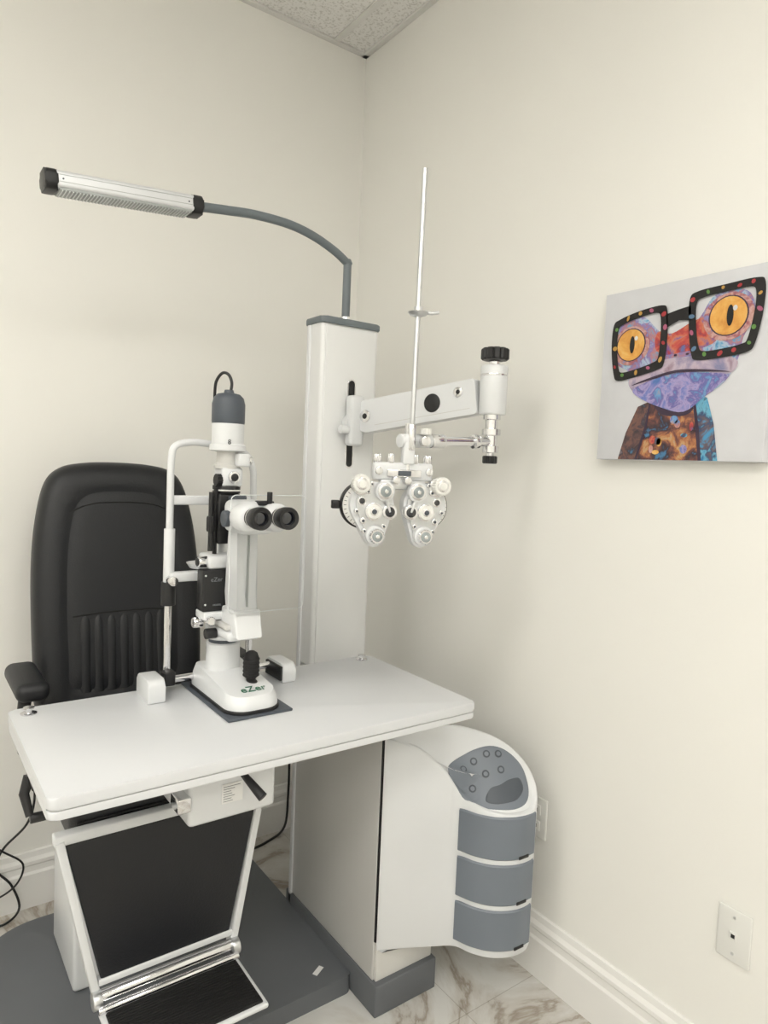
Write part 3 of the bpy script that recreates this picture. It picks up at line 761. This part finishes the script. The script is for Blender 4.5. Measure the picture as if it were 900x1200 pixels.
box('legrest_low_rail', (0.350,YL-0.008,0.286), (0.648,YL+0.014,0.300), M_white, ch, 0.003)
cyl('legrest_roller', (0.352,YL-0.012,0.268), (0.646,YL-0.012,0.268), 0.013, M_chrome, ch)
cyl('legrest_rod', (0.345,YL-0.030,0.250), (0.654,YL-0.030,0.250), 0.008, M_chrome, ch)
for i, x in enumerate((0.336,0.642)):
    cyl('legrest_cap_%d' % i, (x,YL-0.014,0.264), (x+0.018,YL-0.014,0.264), 0.019, M_alu, ch)
box('footplate', (0.346,1.245,0.232), (0.654,YL-0.022,0.244), M_white, ch, 0.005)
box('footplate_mat', (0.356,1.253,0.243), (0.644,YL-0.040,0.249), M_rub, ch, 0.003)
for i in range(20):
    y = 1.259+i*0.0070
    box('footplate_rib_%d' % i, (0.358,y,0.2485), (0.642,y+0.0032,0.2515), M_rub, ch, 0.0008, 1)

# ------------------------------------------------------------------ painting
pt = group('frog_painting')
PX, PY0, PZ0, PS = 1.432, 1.082, 1.842, 0.402
M_canvas = mat('canvas_white', (208,209,213), 0.75, var=0.03, vscale=20, bump=0.2, bscale=600)
box('canvas', (PX,PY0-PS,PZ0-PS), (XR,PY0,PZ0), M_canvas, pt, 0.002)
def cu(u, v, k): return (PX-0.0003-0.00035*k, PY0-u*PS, PZ0-v*PS)
def shape(name, pts, m, k, sm=5):
    P = [V((a,b,0)) for a,b in pts]
    if sm: P = cat(P, sm, True)
    bm = bmesh.new(); vs = [bm.verts.new(cu(p.x,p.y,k)) for p in P]
    f = bm.faces.new(vs); bmesh.ops.triangulate(bm, faces=[f])
    return finish(bm, name, m, pt, smooth=False)
def ell(u, v, a, b, n=28, rot=0):
    return [(u+a*math.cos(t)*math.cos(rot)-b*math.sin(t)*math.sin(rot), v+a*math.cos(t)*math.sin(rot)+b*math.sin(t)*math.cos(rot)) for t in [2*math.pi*i/n for i in range(n)]]
def ring(name, po, pi, m, k):
    A = cat([V((a,b,0)) for a,b in po],6,True); B = cat([V((a,b,0)) for a,b in pi],6,True)
    bm = bmesh.new(); va = [bm.verts.new(cu(p.x,p.y,k)) for p in A]; vb = [bm.verts.new(cu(p.x,p.y,k)) for p in B]
    for i in range(len(A)):
        j = (i+1)%len(A); bm.faces.new((va[i],va[j],vb[j],vb[i]))
    return finish(bm, name, m, pt, smooth=False)
F_body = patch_mat('paint_body', [(70,120,160),(56,44,52),(84,58,60),(120,76,66),(176,116,76),(190,156,110),(90,110,150)], 26)
F_arm = patch_mat('paint_arm', [(70,110,140),(60,50,56),(92,70,70),(120,86,76),(60,54,66),(130,120,124)], 24)
F_blue = patch_mat('paint_arm_blue', [(40,74,120),(64,136,180),(110,174,200),(56,76,110),(104,88,92),(74,144,186)], 22)
F_head = patch_mat('paint_head', [(70,110,165),(110,165,200),(176,190,208),(130,120,176),(180,124,124),(100,158,196),(150,150,180)], 22)
F_red = patch_mat('paint_nose', [(90,115,170),(146,56,66),(190,78,70),(196,120,90),(112,90,150),(170,62,76)], 26)
F_chin = patch_mat('paint_chin', [(80,115,175),(116,125,186),(166,154,196),(104,98,160),(104,155,198),(170,144,150)], 24)
F_lip = patch_mat('paint_lip', [(124,128,164),(160,148,172),(190,174,188),(150,126,140)], 24)
F_lid = patch_mat('paint_eyelid', [(100,140,190),(180,124,116),(200,164,158),(160,90,96),(134,134,182)], 28)
F_eye = patch_mat('paint_eye', [(200,134,60),(222,166,84),(230,192,120)], 24)
F_blk = mat('paint_black', (18,16,18), 0.6)
F_dark = mat('paint_dark', (62,48,66), 0.7)
F_lite = mat('paint_light', (214,214,216), 0.7)
shape('painted_torso', [(0.40,0.64),(0.52,0.70),(0.62,0.64),(0.68,0.75),(0.72,0.998),(0.24,0.998),(0.30,0.80),(0.33,0.68)], F_body, 1, 0)
shape('painted_arm_a', [(0.27,0.69),(0.35,0.66),(0.33,0.80),(0.275,0.998),(0.155,0.998),(0.20,0.84)], F_arm, 2, 0)
shape('painted_arm_b', [(0.60,0.63),(0.69,0.66),(0.735,0.80),(0.77,0.998),(0.665,0.998),(0.64,0.82)], F_blue, 2, 0)
shape('painted_fold_a', [(0.345,0.66),(0.355,0.67),(0.34,0.80),(0.285,0.998),(0.27,0.998),(0.325,0.80)], F_dark, 4, 0)
shape('painted_fold_b', [(0.605,0.64),(0.62,0.65),(0.655,0.82),(0.68,0.998),(0.662,0.998),(0.635,0.82)], F_dark, 4, 0)
shape('painted_neck', [(0.36,0.66),(0.48,0.715),(0.58,0.715),(0.64,0.66),(0.60,0.735),(0.52,0.755),(0.42,0.735)], F_dark, 2)
shape('painted_head', [(0.075,0.34),(0.09,0.24),(0.17,0.17),(0.27,0.17),(0.35,0.24),(0.42,0.30),(0.54,0.28),(0.62,0.22),(0.68,0.13),(0.78,0.10),(0.88,0.14),(0.91,0.25),(0.86,0.36),(0.84,0.47),(0.78,0.58),(0.68,0.65),(0.56,0.73),(0.42,0.70),(0.28,0.64),(0.20,0.56),(0.19,0.48),(0.11,0.43)], F_head, 3, 4)
shape('painted_nose', [(0.37,0.27),(0.46,0.29),(0.58,0.24),(0.66,0.24),(0.72,0.35),(0.65,0.39),(0.54,0.40),(0.42,0.405),(0.36,0.36)], F_red, 4)
shape('painted_lip', [(0.20,0.53),(0.30,0.46),(0.44,0.43),(0.60,0.43),(0.74,0.43),(0.84,0.48),(0.80,0.54),(0.66,0.52),(0.50,0.51),(0.34,0.54),(0.24,0.59)], F_lip, 5)
shape('painted_chin', [(0.23,0.59),(0.34,0.545),(0.50,0.515),(0.66,0.525),(0.79,0.55),(0.68,0.65),(0.56,0.73),(0.42,0.70),(0.29,0.645)], F_chin, 6)
shape('painted_mouth', [(0.22,0.565),(0.34,0.527),(0.50,0.497),(0.66,0.507),(0.81,0.532),(0.66,0.520),(0.50,0.512),(0.34,0.541)], F_dark, 8)
for x in (0.49,0.56): shape('painted_nostril_%d' % int(x*100), ell(x,0.415,0.010,0.006,10), F_dark, 8, 0)
for nme, u, v, r in (('a',0.200,0.325,0.092),('b',0.775,0.240,0.100)):
    shape('painted_eyelid_'+nme, ell(u,v+0.005,r*1.36,r*1.24), F_lid, 7, 0)
    shape('painted_eye_rim_'+nme, ell(u,v,r*1.07,r*1.05), F_dark, 8, 0)
    shape('painted_iris_'+nme, ell(u,v,r*0.99,r*0.99), F_eye, 9, 0)
    shape('painted_pupil_'+nme, ell(u+0.01,v,r*0.18,r*0.55), F_blk, 10, 0)
    shape('painted_glint_'+nme, ell(u+0.035,v-0.035,r*0.12,r*0.14), F_lite, 11, 0)
ring('painted_glasses_a', [(0.075,0.20),(0.12,0.165),(0.25,0.135),(0.39,0.125),(0.425,0.16),(0.435,0.30),(0.425,0.45),(0.39,0.485),(0.25,0.515),(0.13,0.53),(0.095,0.49),(0.07,0.34)],
     [(0.112,0.228),(0.145,0.198),(0.25,0.173),(0.355,0.163),(0.385,0.19),(0.392,0.30),(0.385,0.415),(0.355,0.442),(0.25,0.469),(0.155,0.482),(0.128,0.455),(0.110,0.34)], F_blk, 12)
ring('painted_glasses_b', [(0.555,0.12),(0.60,0.085),(0.75,0.075),(0.91,0.07),(0.955,0.10),(0.955,0.24),(0.925,0.40),(0.885,0.44),(0.76,0.455),(0.62,0.455),(0.585,0.42),(0.56,0.27)],
     [(0.598,0.150),(0.634,0.124),(0.75,0.115),(0.875,0.111),(0.910,0.135),(0.910,0.24),(0.885,0.37),(0.855,0.395),(0.76,0.408),(0.655,0.410),(0.624,0.38),(0.602,0.27)], F_blk, 12)
shape('painted_bridge', [(0.42,0.18),(0.49,0.165),(0.565,0.155),(0.57,0.235),(0.50,0.225),(0.43,0.255)], F_blk, 12, 0)
dots = [mat('dot_%d' % i, c, 0.6) for i, c in enumerate([(170,54,58),(96,140,70),(190,146,70),(170,90,120),(90,120,150)])]
pts = [(0.095,0.22),(0.17,0.170),(0.25,0.154),(0.33,0.143),(0.407,0.17),(0.413,0.25),(0.413,0.34),(0.405,0.43),(0.33,0.468),(0.25,0.492),(0.16,0.503),(0.105,0.44),(0.090,0.33),
       (0.575,0.13),(0.66,0.102),(0.74,0.095),(0.82,0.093),(0.90,0.092),(0.933,0.15),(0.933,0.23),(0.913,0.32),(0.895,0.40),(0.82,0.425),(0.74,0.433),(0.66,0.432),(0.60,0.39),(0.582,0.30),(0.578,0.21)]
for i, (u, v) in enumerate(pts):
    u += random.uniform(-0.006,0.006); v += random.uniform(-0.006,0.006)
    shape('painted_dot_%d' % i, ell(u,v,random.uniform(0.009,0.018),random.uniform(0.008,0.014),9,random.random()*3), dots[random.randrange(5)], 13, 0)
for i in range(10):
    u = 0.37+random.random()*0.26; v = 0.77+random.random()*0.19
    shape('painted_patch_%d' % i, ell(u,v,0.012+0.016*random.random(),0.012+0.014*random.random(),7), (F_eye,F_blue,F_red,F_lid,F_chin)[i%5], 3, 2)

# ------------------------------------------------------------------ wall plates
wp = group('phone_jack_plate')
box('plate', (XR-0.006,0.640,0.370), (XR,0.712,0.486), M_plate, wp, 0.003)
box('jack', (XR-0.0085,0.668,0.420), (XR-0.005,0.684,0.436), M_plate, wp, 0.001)
box('jack_hole', (XR-0.0095,0.672,0.424), (XR-0.0080,0.680,0.432), M_black, wp, 0.0)
for i, z in enumerate((0.388,0.468)): cyl('screw_%d' % i, (XR-0.0055,0.676,z), (XR-0.0075,0.676,z), 0.0035, M_alu, wp)
wo = group('power_outlet')
box('plate', (XR-0.006,1.195,0.385), (XR,1.270,0.500), M_plate, wo, 0.003)
for z in (0.42,0.465):
    box('receptacle', (XR-0.009,1.215,z-0.014), (XR-0.005,1.250,z+0.014), M_plate, wo, 0.003)
    for y in (1.226,1.239): box('slot', (XR-0.0096,y-0.001,z-0.005), (XR-0.0085,y+0.001,z+0.005), M_black, wo, 0)

cb = group('power_cable')
tube('cord', [(0.16,2.236,0.02),(0.20,2.20,0.006),(0.27,2.19,0.006),(0.31,2.21,0.03),(0.29,2.225,0.10),(0.25,2.23,0.16),(0.27,2.225,0.22),(0.33,2.22,0.28),(0.35,2.215,0.36),(0.34,2.215,0.45)], 0.0035, M_black, cb, 8, smooth=8)
tube('cord_2', [(0.20,2.236,0.10),(0.24,2.225,0.07),(0.30,2.215,0.10),(0.32,2.215,0.16),(0.27,2.22,0.21),(0.22,2.23,0.25)], 0.003, M_black, cb, 8, smooth=8)
tube('cord_3', [(0.80,2.17,0.005),(0.90,2.16,0.005),(1.02,2.17,0.005),(1.12,2.19,0.005),(1.20,2.21,0.03),(1.22,2.225,0.15),(1.22,2.225,0.3)], 0.0045, M_black, cb, 8, smooth=8)

# ------------------------------------------------------------------ group origins
bpy.context.view_layer.update()
for e in GROUPS:
    kids = [o for o in bpy.data.objects if o.parent == e]
    if not kids: continue
    lo = V((1e9,)*3); hi = V((-1e9,)*3)
    for o in kids:
        for v in o.data.vertices:
            for i in range(3): lo[i] = min(lo[i], v.co[i]); hi[i] = max(hi[i], v.co[i])
    c = V(((lo.x+hi.x)/2,(lo.y+hi.y)/2,lo.z)); e.location = c
    for o in kids: o.matrix_parent_inverse = Matrix.Translation(-c)

# ------------------------------------------------------------------ world + camera
w = bpy.data.worlds.new('world'); S.world = w; w.use_nodes = True
w.node_tree.nodes['Background'].inputs[0].default_value = (1,0.97,0.92,1); w.node_tree.nodes['Background'].inputs[1].default_value = 0.3
S.view_settings.view_transform = 'Standard'

cam = bpy.data.cameras.new('camera'); co = bpy.data.objects.new('camera', cam); S.collection.objects.link(co)
cam.sensor_fit = 'HORIZONTAL'; cam.sensor_width = 36; cam.lens = 802/900*36; cam.clip_start = 0.01
fw = V((0.5857,0.808,-0.0667)).normalized(); rt = V((0.8106,-0.584,0.0419)); rt = (rt-fw*rt.dot(fw)).normalized(); u_ = rt.cross(fw)
co.matrix_world = frame((0,0,1.40), rt, u_, -fw)
S.camera = co
